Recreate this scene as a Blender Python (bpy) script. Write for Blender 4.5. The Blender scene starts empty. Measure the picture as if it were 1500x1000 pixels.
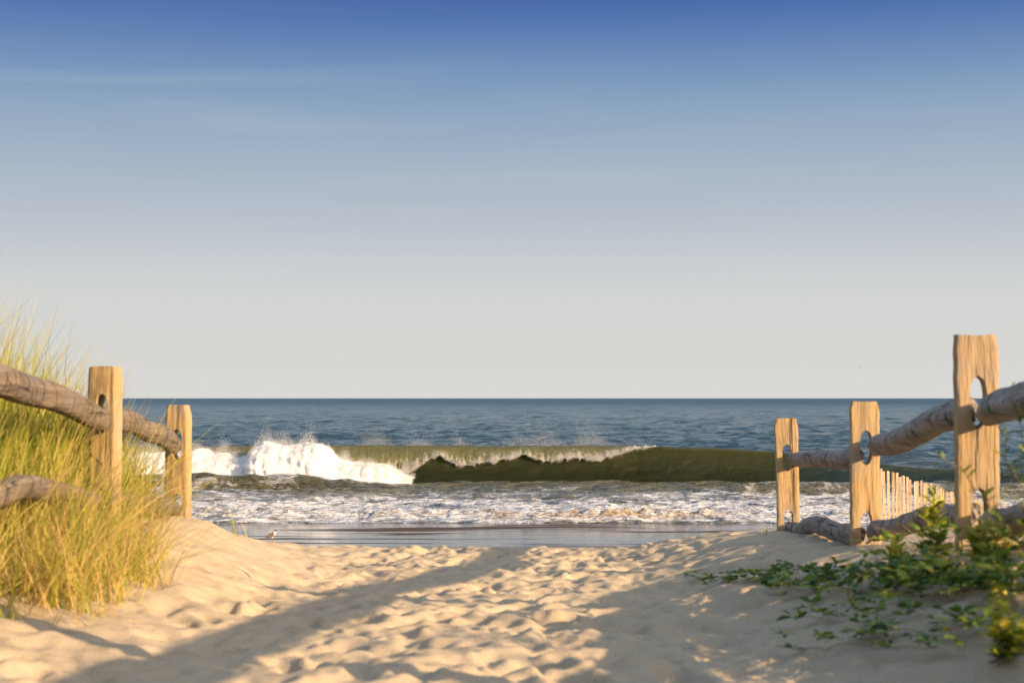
import bpy, bmesh, math, random
import numpy as np
from mathutils import Vector, Matrix

random.seed(7)
RNG = np.random.default_rng(11)
S = bpy.context.scene
COL = S.collection
EYE = 4.2                       # eye height above the sea, metres
F = 2300.0                      # focal length in pixels of the 1500 px photograph
PITCH = math.atan(83.0 / F)
EXPO = 1.8
SUN_EL = math.radians(17.0)
SUN_H = Vector((0.85, -0.53))   # horizontal direction towards the sun (behind, to the right)
SUN_H.normalize()


# ------------------------------------------------------------------ helpers
def P(px, py, d):
    """world point at forward distance d seen at photo pixel (px, py)"""
    cx, cy = (px - 750) / F, (500 - py) / F
    dy = math.cos(PITCH) - cy * math.sin(PITCH)
    dz = math.sin(PITCH) + cy * math.cos(PITCH)
    return Vector((cx / dy * d, d, EYE + dz / dy * d))


def tag(o, label=None, cat=None, group=None, kind=None):
    if label: o['label'] = label
    if cat: o['category'] = cat
    if group: o['group'] = group
    if kind: o['kind'] = kind
    return o


def empty(name, loc):
    o = bpy.data.objects.new(name, None)
    COL.objects.link(o)
    o.location = loc
    o.empty_display_size = .1
    return o


def link(name, me, mat=None, parent=None):
    o = bpy.data.objects.new(name, me)
    COL.objects.link(o)
    if mat: 
        for m in (mat if isinstance(mat, (list, tuple)) else [mat]):
            me.materials.append(m)
    if parent is not None:
        o.parent = parent
        o.location = -Vector(parent.location)
    return o


def mesh_np(name, V, Fq, smooth=True, attrs=None):
    """V (n,3), Fq (m,k) all faces with k corners"""
    V = np.asarray(V, dtype=np.float32)
    Fq = np.asarray(Fq, dtype=np.int32)
    me = bpy.data.meshes.new(name)
    m, k = Fq.shape
    me.vertices.add(len(V))
    me.vertices.foreach_set('co', V.ravel())
    me.loops.add(m * k)
    me.loops.foreach_set('vertex_index', Fq.ravel())
    me.polygons.add(m)
    me.polygons.foreach_set('loop_start', np.arange(0, m * k, k, dtype=np.int32))
    me.polygons.foreach_set('loop_total', np.full(m, k, dtype=np.int32))
    if smooth:
        me.polygons.foreach_set('use_smooth', np.ones(m, dtype=bool))
    me.update(calc_edges=True)
    me.validate()
    if attrs:
        for n, a in attrs.items():
            at = me.attributes.new(n, 'FLOAT', 'POINT')
            at.data.foreach_set('value', np.asarray(a, dtype=np.float32).ravel())
    return me


def grid_faces(nr, nc, wrap=False):
    r = np.arange(nr - 1)[:, None]
    c = np.arange(nc if wrap else nc - 1)[None, :]
    a = r * nc + c
    b = r * nc + (c + 1) % nc
    return np.stack([a, b, b + nc, a + nc], -1).reshape(-1, 4)


def smooth01(a, b, x):
    t = np.clip((x - a) / (b - a), 0, 1)
    return t * t * (3 - 2 * t)


_perm = RNG.permutation(4096)


def _h(i, j, k=0):
    return _perm[(_perm[(_perm[i & 4095] + j) & 4095] + k) & 4095] / 4095.0


def vnoise(x, y, z=None):
    """value noise -1..1"""
    x = np.asarray(x, float); y = np.asarray(y, float)
    xi = np.floor(x).astype(int); yi = np.floor(y).astype(int)
    fx = x - xi; fy = y - yi
    fx = fx * fx * fx * (fx * (fx * 6 - 15) + 10); fy = fy * fy * fy * (fy * (fy * 6 - 15) + 10)
    def lay(k):
        a = _h(xi, yi, k); b = _h(xi + 1, yi, k); c = _h(xi, yi + 1, k); d = _h(xi + 1, yi + 1, k)
        return (a * (1 - fx) + b * fx) * (1 - fy) + (c * (1 - fx) + d * fx) * fy
    if z is None:
        return lay(0) * 2 - 1
    z = np.asarray(z, float)
    zi = np.floor(z).astype(int); fz = z - zi
    fz = fz * fz * (3 - 2 * fz)
    return (lay(zi) * (1 - fz) + lay(zi + 1) * fz) * 2 - 1


def fbm(x, y, z=None, oct=4, gain=.5):
    s = 0; a = 1; n = 0
    for i in range(oct):
        f = 2 ** i
        s = s + a * vnoise(x * f + 17.3 * i, y * f + 9.1 * i, None if z is None else z * f + 4.7 * i)
        n += a; a *= gain
    return s / n


# ------------------------------------------------------------------ node helpers
def new_mat(name):
    m = bpy.data.materials.new(name)
    m.use_nodes = True
    nt = m.node_tree
    b = nt.nodes['Principled BSDF']
    return m, nt, b


def N(nt, typ, **kw):
    n = nt.nodes.new(typ)
    for k, v in kw.items():
        if k.startswith('i_'):
            n.inputs[k[2:].replace('_', ' ')].default_value = v
        else:
            setattr(n, k, v)
    return n


def ramp(nt, fac, stops, interp='LINEAR'):
    r = nt.nodes.new('ShaderNodeValToRGB')
    r.color_ramp.interpolation = interp
    el = r.color_ramp.elements
    while len(el) < len(stops): el.new(.5)
    for e, (p, c) in zip(el, stops):
        e.position = p
        e.color = (c, c, c, 1) if isinstance(c, (int, float)) else (*c, 1)
    nt.links.new(fac, r.inputs['Fac'])
    return r.outputs['Color']


def noise(nt, vec, scale, detail=4, rough=.5, dist=0):
    n = N(nt, 'ShaderNodeTexNoise')
    n.inputs['Scale'].default_value = scale
    n.inputs['Detail'].default_value = detail
    n.inputs['Roughness'].default_value = rough
    n.inputs['Distortion'].default_value = dist
    nt.links.new(vec, n.inputs['Vector'])
    return n.outputs['Fac']


def mapping(nt, vec, scale=(1, 1, 1), loc=(0, 0, 0), rot=(0, 0, 0)):
    m = N(nt, 'ShaderNodeMapping')
    m.inputs['Scale'].default_value = scale
    m.inputs['Location'].default_value = loc
    m.inputs['Rotation'].default_value = rot
    nt.links.new(vec, m.inputs['Vector'])
    return m.outputs['Vector']


def mixc(nt, f, a, b, blend='MIX'):
    m = N(nt, 'ShaderNodeMix', data_type='RGBA', blend_type=blend)
    for sock, v in ((m.inputs[0], f), (m.inputs[6], a), (m.inputs[7], b)):
        if hasattr(v, 'is_output'): nt.links.new(v, sock)
        elif isinstance(v, (int, float)): sock.default_value = v
        else: sock.default_value = (*v, 1)
    return m.outputs[2]


def mth(nt, op, a, b=0.0, clamp=False):
    m = N(nt, 'ShaderNodeMath', operation=op)
    m.use_clamp = clamp
    for sock, v in ((m.inputs[0], a), (m.inputs[1], b)):
        if hasattr(v, 'is_output'): nt.links.new(v, sock)
        else: sock.default_value = v
    return m.outputs[0]


def bump(nt, h, dist, strength=1, normal=None):
    b = N(nt, 'ShaderNodeBump')
    b.inputs['Distance'].default_value = dist
    b.inputs['Strength'].default_value = strength
    nt.links.new(h, b.inputs['Height'])
    if normal is not None: nt.links.new(normal, b.inputs['Normal'])
    return b.outputs['Normal']


def attr(nt, name):
    return N(nt, 'ShaderNodeAttribute', attribute_name=name)


def srgb(r, g, b):
    f = lambda c: c / 12.92 if c <= .04045 else ((c + .055) / 1.055) ** 2.4
    return (f(r / 255), f(g / 255), f(b / 255))


# ------------------------------------------------------------------ camera
cam_d = bpy.data.cameras.new('camera')
cam = bpy.data.objects.new('camera', cam_d)
COL.objects.link(cam)
cam.location = (0, 0, EYE)
cam.rotation_euler = (math.pi / 2 + PITCH, 0, 0)
cam_d.sensor_width = 36
cam_d.lens = F / 1500 * 36
cam_d.clip_start = .1
cam_d.clip_end = 60000
cam_d.dof.use_dof = True
cam_d.dof.focus_distance = 26
cam_d.dof.aperture_fstop = 5.6
S.camera = cam
S.view_settings.view_transform = 'Standard'
S.view_settings.look = 'None'
S.view_settings.exposure = EXPO
S.view_settings.gamma = 1
S.cycles.use_denoising = True
S.cycles.max_bounces = 6
S.cycles.diffuse_bounces = 3
S.cycles.glossy_bounces = 3
S.cycles.transparent_max_bounces = 6
S.cycles.caustics_reflective = False
S.cycles.caustics_refractive = False

# ------------------------------------------------------------------ sun + sky
sd = bpy.data.lights.new('sun', 'SUN')
sd.energy = 3.3
sd.angle = math.radians(.53)
sd.color = (1, .715, .43)
so = bpy.data.objects.new('sun', sd)
COL.objects.link(so)
to_sun = Vector((SUN_H.x * math.cos(SUN_EL), SUN_H.y * math.cos(SUN_EL), math.sin(SUN_EL)))
so.rotation_euler = to_sun.to_track_quat('Z', 'Y').to_euler()
so.location = to_sun * 60

W = bpy.data.worlds.new('World')
S.world = W
W.use_nodes = True
nt = W.node_tree
bg = nt.nodes['Background']
bg.inputs['Strength'].default_value = .1
sky = N(nt, 'ShaderNodeTexSky', sky_type='NISHITA')
sky.sun_disc = False
sky.sun_elevation = SUN_EL
sky.sun_rotation = math.atan2(SUN_H.x, SUN_H.y)
sky.dust_density = 1.5
tc = N(nt, 'ShaderNodeTexCoord')
sep = N(nt, 'ShaderNodeSeparateXYZ')
nt.links.new(tc.outputs['Generated'], sep.inputs[0])
zz = sep.outputs['Z']
K = 10 / 2 ** EXPO
stops = []
for py, c in ((600, (214, 214, 209)), (583, (217, 217, 214)), (520, (215, 214, 209)), (440, (211, 213, 212)), (400, (203, 208, 210)),
              (320, (185, 193, 203)), (240, (165, 181, 198)), (160, (142, 167, 193)), (100, (117, 147, 187)),
              (40, (91, 125, 179)), (0, (74, 108, 169)), (-120, (48, 80, 142))):
    el = math.atan((583 - py) / F)
    stops.append((max(0, math.sin(el) / .5), tuple(v for v in srgb(*c))))
stops[0] = (0.0, stops[0][1]); stops[1] = (0.002, stops[1][1])
zf = mth(nt, 'DIVIDE', zz, .5, clamp=True)
base = ramp(nt, zf, stops)
base_k = mixc(nt, 1.0, base, (K, K, K), 'MULTIPLY')
hi = ramp(nt, zf, [(.0, 0.0), (.52, 0.0), (1.0, 1.0)])
allsky = mixc(nt, hi, base_k, mixc(nt, 1.0, sky.outputs['Color'], (1.45, 1.35, 1.25), 'MULTIPLY'))
# thin cirrus streaks high in the sky
cv = mapping(nt, tc.outputs['Generated'], (2.2, 2.2, 26), rot=(0, math.radians(-4.5), 0))
cn = noise(nt, cv, 1.6, 5, .55, .6)
cn2 = noise(nt, mapping(nt, tc.outputs['Generated'], (1.5, 1.5, 5)), 2.3, 2)
cm = mth(nt, 'MULTIPLY', ramp(nt, cn, [(.52, 0.0), (.75, 1.0)]), ramp(nt, cn2, [(.40, 0.0), (.65, 1.0)]))
cm = mth(nt, 'MULTIPLY', cm, ramp(nt, zz, [(.02, 0.0), (.09, .8), (.19, 1.0), (.23, .25), (.6, 0.0)]))
cm = mth(nt, 'MULTIPLY', cm, .17)
allsky = mixc(nt, cm, allsky, tuple(K * v for v in srgb(206, 208, 212)))
nt.links.new(allsky, bg.inputs['Color'])


# ------------------------------------------------------------------ terrain
_cy = np.array([-60, -30, 0, 4, 5.3, 8, 9.6, 10.5, 11.3, 14, 22, 30, 38, 41, 46, 53, 56, 80, 140])
_cz = np.array([.4, -.3, -.66, -.70, -.77, -.915, -.985, -.995, -1.10, -1.50, -2.50, -3.30, -3.86, -3.97, -4.045, -4.20, -4.32, -5.4, -9])
_yy = np.linspace(-60, 140, 20001)
_czz = np.convolve(np.pad(np.interp(_yy, _cy, _cz), 60, mode='edge'), np.hanning(121) / np.hanning(121).sum(), 'valid')
_by = np.array([-20, 0, 3, 4.5, 5.5, 6.67, 8.2, 9.4, 10.5, 13, 25, 34, 42])
_bl = np.array([.08, .02, .03, .09, .19, .32, .32, .15, .03, .08, .1, .1, 0])
_ry = np.array([-20, 0, 3, 5.4, 7.7, 9.8, 10.5, 13, 22, 30, 40])
_rr = np.array([.35, .35, .31, .27, .18, .17, .125, .1, .26, .15, 0])


def rel(x, y):
    """smooth ground height relative to the eye"""
    x = np.asarray(x, float); y = np.asarray(y, float)
    c = np.interp(y, _yy, _czz)
    lm = smooth01(.88, 1.84, -x) * np.interp(y, _by, _bl)
    rm = smooth01(.55, 1.7, x) * np.interp(y, _ry, _rr)
    near = 1 - smooth01(6.8, 8.6, y)
    lo = np.clip(-x - 1.8, 0, 6) * .13 * near
    ro = np.clip(x - 1.9, 0, 8) * .055 * (1 - smooth01(5, 8, y))
    return c + lm + rm + lo + ro


def ground(x, y):
    return float(EYE + rel(x, y))


def ground_at(px, py):
    """point on the ground seen at a photo pixel"""
    prev = None
    for i in range(900):
        d = 3 + i * .02
        p = P(px, py, d)
        if p.z <= ground(p.x, p.y): return Vector((p.x, p.y, ground(p.x, p.y)))
    return P(px, py, 12)


ys = np.concatenate([np.linspace(-40, 1.5, 60), np.arange(1.6, 3.0, .05), np.arange(3.0, 12.6, .016), np.arange(12.65, 40, .16),
                     np.arange(40, 57, .1), np.linspace(57.5, 130, 40)])
xs = np.concatenate([-np.geomspace(160, 3.3, 90), np.arange(-3.25, 3.25, .016), np.geomspace(3.3, 160, 90)])
GX, GY = np.meshgrid(xs, ys)
Z = rel(GX, GY)
nearm = (1 - smooth01(12.5, 30, GY)) * (1 - smooth01(6, 20, np.abs(GX)))
rl = fbm(GX * 1.1, GY * 1.1, oct=3) * .028 + fbm(GX * 3.4 + 5, GY * 3.4, oct=3) * .009
rg = 1 - np.abs(fbm(GX * 2.1 + 40, GY * 2.1 + 7, oct=3)) * 2
rl += np.clip(rg, 0, 1) * .008
rl += fbm(GX * 9 + 3, GY * 9, oct=4) * .0085
calm = 1 - .65 * smooth01(1.15, 1.9, GX)          # smoother wind-packed sand on the right bank
calm = calm * (1 - .45 * smooth01(1.5, 2.3, -GX))
Z = Z + rl * nearm * calm
# trodden footprints
nf = 5200
fxs = RNG.normal(-.05, 1.0, nf); fys = RNG.uniform(2.6, 12.0, nf)
fan = RNG.normal(math.pi / 2, .5, nf); fsz = RNG.random(nf) ** 2.3; dep = (.0065 + .017 * fsz) * RNG.uniform(.5, 1.15, nf); fl = .03 + .085 * fsz; fw = fl * RNG.uniform(.4, .75, nf)
for fx, fy, a, dp, l_, w_ in zip(fxs, fys, fan, dep, fl, fw):
    if abs(fx) > 2.1: continue
    i0, i1 = np.searchsorted(ys, [fy - .34, fy + .34]); j0, j1 = np.searchsorted(xs, [fx - .34, fx + .34])
    dx = GX[i0:i1, j0:j1] - fx; dy = GY[i0:i1, j0:j1] - fy
    u = (dx * math.cos(a) + dy * math.sin(a)) / l_; v = (-dx * math.sin(a) + dy * math.cos(a)) / w_
    wob = 1 + .25 * vnoise(dx * 14 + fx * 9, dy * 14)
    r2 = (u * u + v * v) * wob
    k = 1.0 if abs(fx) < 1.2 else .7
    Z[i0:i1, j0:j1] += k * (-dp * np.exp(-r2 * r2 * .9) + dp * .16 * np.exp(-((np.sqrt(r2) - 1.55) / .40) ** 2))
# wind ripples and dents further down the beach
Z += fbm(GX * .7, GY * .7, oct=3) * .05 * smooth01(13, 18, GY) * (1 - smooth01(36, 41, GY))
Z += fbm(GX * .05 + 3, GY * .12, oct=2) * .03 * smooth01(40, 44, GY)
V = np.stack([GX, GY, Z + EYE], -1).reshape(-1, 3)

m_sand, nt, b = new_mat('sand')
geo = N(nt, 'ShaderNodeNewGeometry')
pos = geo.outputs['Position']
sp = N(nt, 'ShaderNodeSeparateXYZ'); nt.links.new(pos, sp.inputs[0])
n1 = noise(nt, pos, 1.3, 5, .6); n2 = noise(nt, pos, 260, 2, .6); n3 = noise(nt, pos, 24, 4, .6)
dry = ramp(nt, n1, [(.3, (.305, .24, .155)), (.7, (.375, .302, .20))])
dry = mixc(nt, .5, dry, ramp(nt, n2, [(.25, (.20, .14, .085)), (.5, (.39, .30, .195)), (.75, (.58, .48, .35))]))
dry = mixc(nt, ramp(nt, n3, [(.62, 0.0), (.75, .25)]), dry, (.36, .27, .19))
# wet beach: a glossy film broken by streaks of barely drained brown sand
ywob = mth(nt, 'ADD', sp.outputs['Y'], mth(nt, 'MULTIPLY', mth(nt, 'SUBTRACT', noise(nt, mapping(nt, pos, (.06, .25, 0)), 1, 3), .5), 3.2))
wet = ramp(nt, mth(nt, 'DIVIDE', mth(nt, 'SUBTRACT', ywob, 38.0), 10.0, clamp=True), [(.38, 0.0), (.50, 1.0)])
st = noise(nt, mapping(nt, pos, (.10, 1.1, 0)), 1.0, 6, .62)
st2 = noise(nt, mapping(nt, pos, (.11, .22, 0), loc=(3.2, 1.7, 0)), 1.0, 2, .5)
drained = ramp(nt, mth(nt, 'ADD', mth(nt, 'MULTIPLY', st, .62), mth(nt, 'MULTIPLY', st2, .5)), [(.595, 0.0), (.635, 1.0)])
wetcol = mixc(nt, drained, (.028, .030, .034), (.075, .052, .038))
colr = mixc(nt, wet, dry, wetcol)
nt.links.new(colr, b.inputs['Base Color'])
rw = mixc(nt, drained, (.08,) * 3, (.9,) * 3)
nt.links.new(mixc(nt, wet, (.9,) * 3, rw), b.inputs['Roughness'])
sw = mixc(nt, drained, (1.0,) * 3, (.04,) * 3)
nt.links.new(mixc(nt, wet, (.12,) * 3, sw), b.inputs['Specular IOR Level'])
hh = mth(nt, 'ADD', mth(nt, 'MULTIPLY', n2, .35), n3)
hh = mth(nt, 'MULTIPLY', hh, mth(nt, 'SUBTRACT', 1.0, wet))
hw = mth(nt, 'MULTIPLY', mth(nt, 'MULTIPLY', st, wet), 1.0)
bn = bump(nt, hh, .006, .8)
bn = bump(nt, hw, .03, .6, bn)
nt.links.new(bn, b.inputs['Normal'])
me = mesh_np('sand', V, grid_faces(len(ys), len(xs)))
o = link('ground', me, m_sand)
tag(o, 'trodden sandy beach path running between the fences down to the wet shore', kind='structure')

# ------------------------------------------------------------------ water materials
def lerp_px(xs_px, vals, x, d=80.0):
    """interpolate an outline measured in photo pixels at distance d over world x"""
    return np.interp(x, (np.array(xs_px, float) - 750) / F * d, vals)


def zpx(py, d):
    return EYE - (np.asarray(py, float) - 583) / F * d


m_sea, nt, b = new_mat('sea_water')
geo = N(nt, 'ShaderNodeNewGeometry'); pos = geo.outputs['Position']
fo = attr(nt, 'foam').outputs['Fac']
sh = attr(nt, 'shallow').outputs['Fac']
wn = noise(nt, mapping(nt, pos, (.6, 1.5, 0)), 1.0, 4, .6)
# lace of foam: cells of clear water between strands
wv = N(nt, 'ShaderNodeMix', data_type='VECTOR')
wv.inputs[0].default_value = .35
nt.links.new(mapping(nt, pos, (.42, .85, 0)), wv.inputs[4])
nn = N(nt, 'ShaderNodeTexNoise'); nn.inputs['Scale'].default_value = .9; nn.inputs['Detail'].default_value = 4
nt.links.new(pos, nn.inputs['Vector'])
sc = N(nt, 'ShaderNodeVectorMath', operation='SCALE'); nt.links.new(nn.outputs['Color'], sc.inputs[0]); sc.inputs['Scale'].default_value = 5.0
nt.links.new(sc.outputs[0], wv.inputs[5])
vo = N(nt, 'ShaderNodeTexVoronoi', feature='DISTANCE_TO_EDGE'); vo.inputs['Scale'].default_value = .95
nt.links.new(wv.outputs[1], vo.inputs['Vector'])
fine = noise(nt, mapping(nt, pos, (1.0, 3.4, 2.2)), 1.0, 5, .6)
lace = mth(nt, 'SUBTRACT', 1.0, mth(nt, 'MULTIPLY', vo.outputs['Distance'], 3.3), clamp=True)
f1 = mth(nt, 'ADD', mth(nt, 'MULTIPLY', lace, .60), mth(nt, 'MULTIPLY', fine, .48))
f1 = mth(nt, 'ADD', f1, mth(nt, 'MULTIPLY', mth(nt, 'SUBTRACT', fo, .5), 1.15))
fmask = ramp(nt, f1, [(.50, 0.0), (.86, 1.0)])
fmask = mth(nt, 'MULTIPLY', fmask, ramp(nt, fo, [(.02, 0.0), (.12, 1.0)]))
deep = (.022, .055, .070)
shal = mixc(nt, wn, (.085, .085, .045), (.12, .11, .06))
wc = mixc(nt, sh, deep, shal)
wc = mixc(nt, mth(nt, 'MULTIPLY', ramp(nt, fo, [(.1, 0.0), (.55, .85)]), ramp(nt, attr(nt, 'calm').outputs['Fac'], [(0, 0.0), (1, 1.0)])), wc, (.17, .172, .16))
foamc = ramp(nt, fine, [(.3, (.33, .33, .335)), (.62, (.62, .61, .60))])
dirty = ramp(nt, attr(nt, 'silt').outputs['Fac'], [(0, 0.0), (1, 1.0)])
foamc = mixc(nt, mth(nt, 'MULTIPLY', dirty, ramp(nt, fine, [(.42, 1.0), (.6, .1)])), foamc, (.50, .33, .15))
nt.links.new(mixc(nt, fmask, wc, foamc), b.inputs['Base Color'])
nt.links.new(mixc(nt, fmask, mixc(nt, sh, mixc(nt, attr(nt, 'rough').outputs['Fac'], (.14,) * 3, (.42,) * 3), (.10,) * 3), (.75,) * 3), b.inputs['Roughness'])
nt.links.new(mixc(nt, sh, (.38,) * 3, (.5,) * 3), b.inputs['Specular IOR Level'])
b.inputs['IOR'].default_value = 1.33
h1 = noise(nt, mapping(nt, pos, (.9, 1.6, 1)), 1.0, 6, .62, .4)
h2 = noise(nt, mapping(nt, pos, (.09, .13, 1)), 1.0, 7, .68)
h3 = noise(nt, mapping(nt, pos, (.05, .022, 1)), 1.0, 6, .65)
hb = bump(nt, h3, 3.5, 1)
hb = bump(nt, h2, 2.4, 1, hb)
hb = bump(nt, h1, .19, 1, hb)
hb = bump(nt, mth(nt, 'MULTIPLY', fmask, fine), .05, 1, hb)
nt.links.new(hb, b.inputs['Normal'])

# ------------------------------------------------------------------ sea surface (one sheet to the horizon)
yr = np.concatenate([np.arange(50.5, 75, .085), np.arange(75, 100, .17)])
g = [100.0]
while g[-1] < 1800: g.append(g[-1] * 1.0045)
while g[-1] < 42000: g.append(g[-1] * 1.018)
yr = np.concatenate([yr, np.array(g)])
u = np.linspace(-1, 1, 760)
u = np.sign(u) * (np.abs(u) * .72 + np.abs(u) ** 5 * .28)
half = .62 * yr + 14
X = u[None, :] * half[:, None]
Y = np.repeat(yr[:, None], len(u), 1)
Zs = np.zeros_like(X)
dyr = np.gradient(yr)[:, None]
dxr = (half / 380)[:, None] * .8
for wl, amp, n in ((34, .10, 3), (17, .07, 4), (9, .06, 7), (5, .06, 9), (2.6, .066, 11), (1.5, .040, 10), (1.0, .011, 8), (.5, .0055, 8)):
    for i in range(n):
        L = wl * RNG.uniform(.75, 1.35)
        a = -math.pi / 2 + RNG.normal(0, .28 + .5 * (wl < 10))
        kx, ky = math.cos(a) * 2 * math.pi / L, math.sin(a) * 2 * math.pi / L
        fade = np.clip(L / (abs(math.sin(a)) * dyr + .2 * dxr) / 3 - .3, 0, 1)
        sf = smooth01(60, 100, Y) if wl > 3 else .5 + .5 * smooth01(50, 90, Y)
        ph = kx * X + ky * Y + RNG.uniform(0, 6.28) + 1.3 * vnoise(X / (L * 4) + i * 7, Y / (L * 3))
        Zs += (amp / math.sqrt(n)) * fade * sf * (np.sin(ph) + .25 * np.sin(2 * ph))
# smooth swell lines standing outside the break
for yc, xc, hw_, amp, wd in ((108, 10, 60, .16, 2.2), (96, 26, 15, .22, 1.8), (132, -30, 60, .16, 3.0), (165, 20, 90, .2, 3.5), (88.5, 24, 10, .3, 1.5)):
    Zs += amp * np.exp(-((Y - yc - fbm(X * .05 + yc, X * 0, oct=2) * 2) / wd) ** 2) * np.exp(-((X - xc) / hw_) ** 2)
# sinks under the breaker (its own mesh)
pit = np.exp(-((Y - 81.5) / 2.6) ** 2) * (1 - smooth01(24, 32, X))
Zs = Zs - .8 * pit
# second small broken swell on the left and a low one on the right
def ridge(yc, x0, x1, h, w):
    m = smooth01(x0 - 3, x0 + 2, X) * (1 - smooth01(x1 - 4, x1 + 3, X))
    yy = yc + fbm(X * .16 + yc, X * 0, oct=3) * .9
    t = (Y - yy)
    return m * h * np.where(t < 0, np.exp(-(t / (w * .45)) ** 2), np.exp(-(t / (w * 1.6)) ** 2)) * (1 + .25 * fbm(X * .5, Y * .3, oct=2))
ra = ridge(72.5, -40, -6.2, .62, 1.25)
rb = ridge(68.8, 9.5, 40, .42, 1.0)
rc = ridge(65.0, -2, 9, .14, .8)
chop = (fbm(X * .9, Y * 1.4, oct=4) * .10 + fbm(X * .28, Y * .8 + 4, oct=3) * .08) * (1 - smooth01(76, 90, Y)) * smooth01(52, 55, Y)
Zs += ra + rb + rc + chop * .5
# shore break: tumbling rubble of foam
yc = 54.6 + fbm(X * .12 + 9, X * 0, oct=3) * 1.0
sb = np.exp(-((Y - yc) / np.where(Y < yc, .8, 1.8)) ** 2)
rub = np.abs(fbm(X * 1.5, Y * 1.9, oct=5, gain=.6))
Zs += sb * (.14 + .30 * rub) * (1 + .5 * fbm(X * .2 + 31, Y * 0, oct=2))
rub2 = smooth01(57, 59, Y) * (1 - smooth01(63, 67, Y))
Zs += rub2 * np.abs(fbm(X * 1.1 + 8, Y * 1.5, oct=4)) * .12
# thin edge running up the sand
edge = 53.4 + fbm(X * .1, X * 0 + 2, oct=3) * .9
Zs = Zs + .05 - .5 * smooth01(0, 1.6, edge - Y)
foam = np.zeros_like(X)
foam = np.maximum(foam, 1.15 * np.clip(sb * 1.6, 0, 1))
foam = np.maximum(foam, .75 * smooth01(52.0, 53.6, Y) * (1 - smooth01(62, 67, Y)))
big = fbm(X * .13 + 60, Y * .22, oct=3)
foam = np.maximum(foam, (.38 + .42 * big) * smooth01(58, 62, Y) * (1 - smooth01(72, 76.5, Y)))
foam = np.maximum(foam, np.clip(ra / .52, 0, 1) * .46 * np.ones_like(X))
foam = np.maximum(foam, np.clip(rb / .42, 0, 1) * .42)
foam = np.maximum(foam, .62 * smooth01(-5, -9, X) * smooth01(71, 74, Y) * (1 - smooth01(80, 84, Y)))
foam = np.where((Y > 68) & (X > 5) & (X < 30), foam * .75, foam)
shallow = (1 - smooth01(76, 96, Y)) * .95
shallow = np.maximum(shallow, .35 * (1 - smooth01(85, 130, Y)))
silt = sb * np.clip(-.1 + 2.4 * (fbm(X * .14 + 3.4, Y * 0, oct=2)), 0, 1) * (smooth01(-12, 1, X))
V = np.stack([X, Y, Zs], -1).reshape(-1, 3)
me = mesh_np('sea', V, grid_faces(len(yr), len(u)), attrs={'foam': foam, 'shallow': shallow, 'silt': silt, 'calm': 1 - smooth01(67, 70.5, Y), 'rough': smooth01(150, 1600, Y)})
o = link('sea', me, m_sea)
tag(o, 'steel blue ocean reaching the horizon with foamy shallows in front', kind='structure')

# ------------------------------------------------------------------ the breaking wave
bx_ = np.arange(-44, 34.01, .075)
nx = len(bx_)
crest_z = lerp_px([-600, 600, 950, 1060, 1140, 1200, 1260, 1340, 1450, 1600], list(zpx([655, 652, 652.5, 654.5, 660, 669, 677, 684, 691, 698], 80)), bx_)
crest_z = crest_z + fbm(bx_ * .18, bx_ * 0 + 3, oct=4) * .075
foot_z = -.12
lipx = [-700, 598, 612, 628, 642, 655, 668, 682, 700, 718, 735, 752, 765, 780, 795, 812, 830, 845, 862, 880, 900, 922, 940, 958, 975]
lipy = [690, 691, 682, 673, 667, 676, 682, 683, 680, 678, 674, 670, 666.5, 671, 676, 677, 672, 669, 673, 675, 668, 662, 658, 655, 652]
lip_z = lerp_px(lipx, list(zpx(lipy, 78.3)), bx_, 78.3)
lip_z = lip_z + fbm(bx_ * 1.3, bx_ * 0 + 8, oct=4) * .10
lip_on = 1 - smooth01((915 - 750) / F * 80, (985 - 750) / F * 80, bx_)
hgt = crest_z
rows = []; att = []; att2 = []
yoff = fbm(bx_ * .06, bx_ * 0 + 1, oct=2) * .5 + .02 * np.clip(bx_, 0, 50)
def add(y, z, f, l):
    rows.append(np.stack([bx_, 80 + yoff + y, z], -1)); att.append(f + 0 * bx_); att2.append(l + 0 * bx_)
zero = bx_ * 0
# back of the wave, from open water up to the crest
for t in np.linspace(0, 1, 26):
    yb = 6.5 * (1 - t) ** 1.3
    zb = crest_z * (np.exp(-(yb / 2.9) ** 2) * 1.12 - .12) - .15 * (1 - t)
    add(yb, np.minimum(zb, crest_z), 0, .6 * t)
# outer curtain: crest thrown forward and falling
nL = 26
for t in np.linspace(0, 1, nL)[1:]:
    zl = crest_z + (lip_z - crest_z) * t ** 1.55 * lip_on - (1 - lip_on) * t * .03 * hgt
    yl = -.25 * t * hgt - lip_on * .62 * np.sqrt(np.clip((crest_z - zl) / np.maximum(crest_z, .1), 0, 1)) 
    bump_ = fbm(bx_ * 5 , zero + t * 1.2, oct=3) * .035 * t * lip_on
    add(yl + bump_, zl, lip_on * (.30 + .70 * t ** 3), 1 - .1 * t)
ytip = -.25 * hgt - lip_on * .62 * np.sqrt(np.clip((crest_z - lip_z) / np.maximum(crest_z, .1), 0, 1))
ztip = np.where(lip_on > 0, crest_z + (lip_z - crest_z) * lip_on - (1 - lip_on) * .03 * hgt, crest_z * .97)
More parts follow.
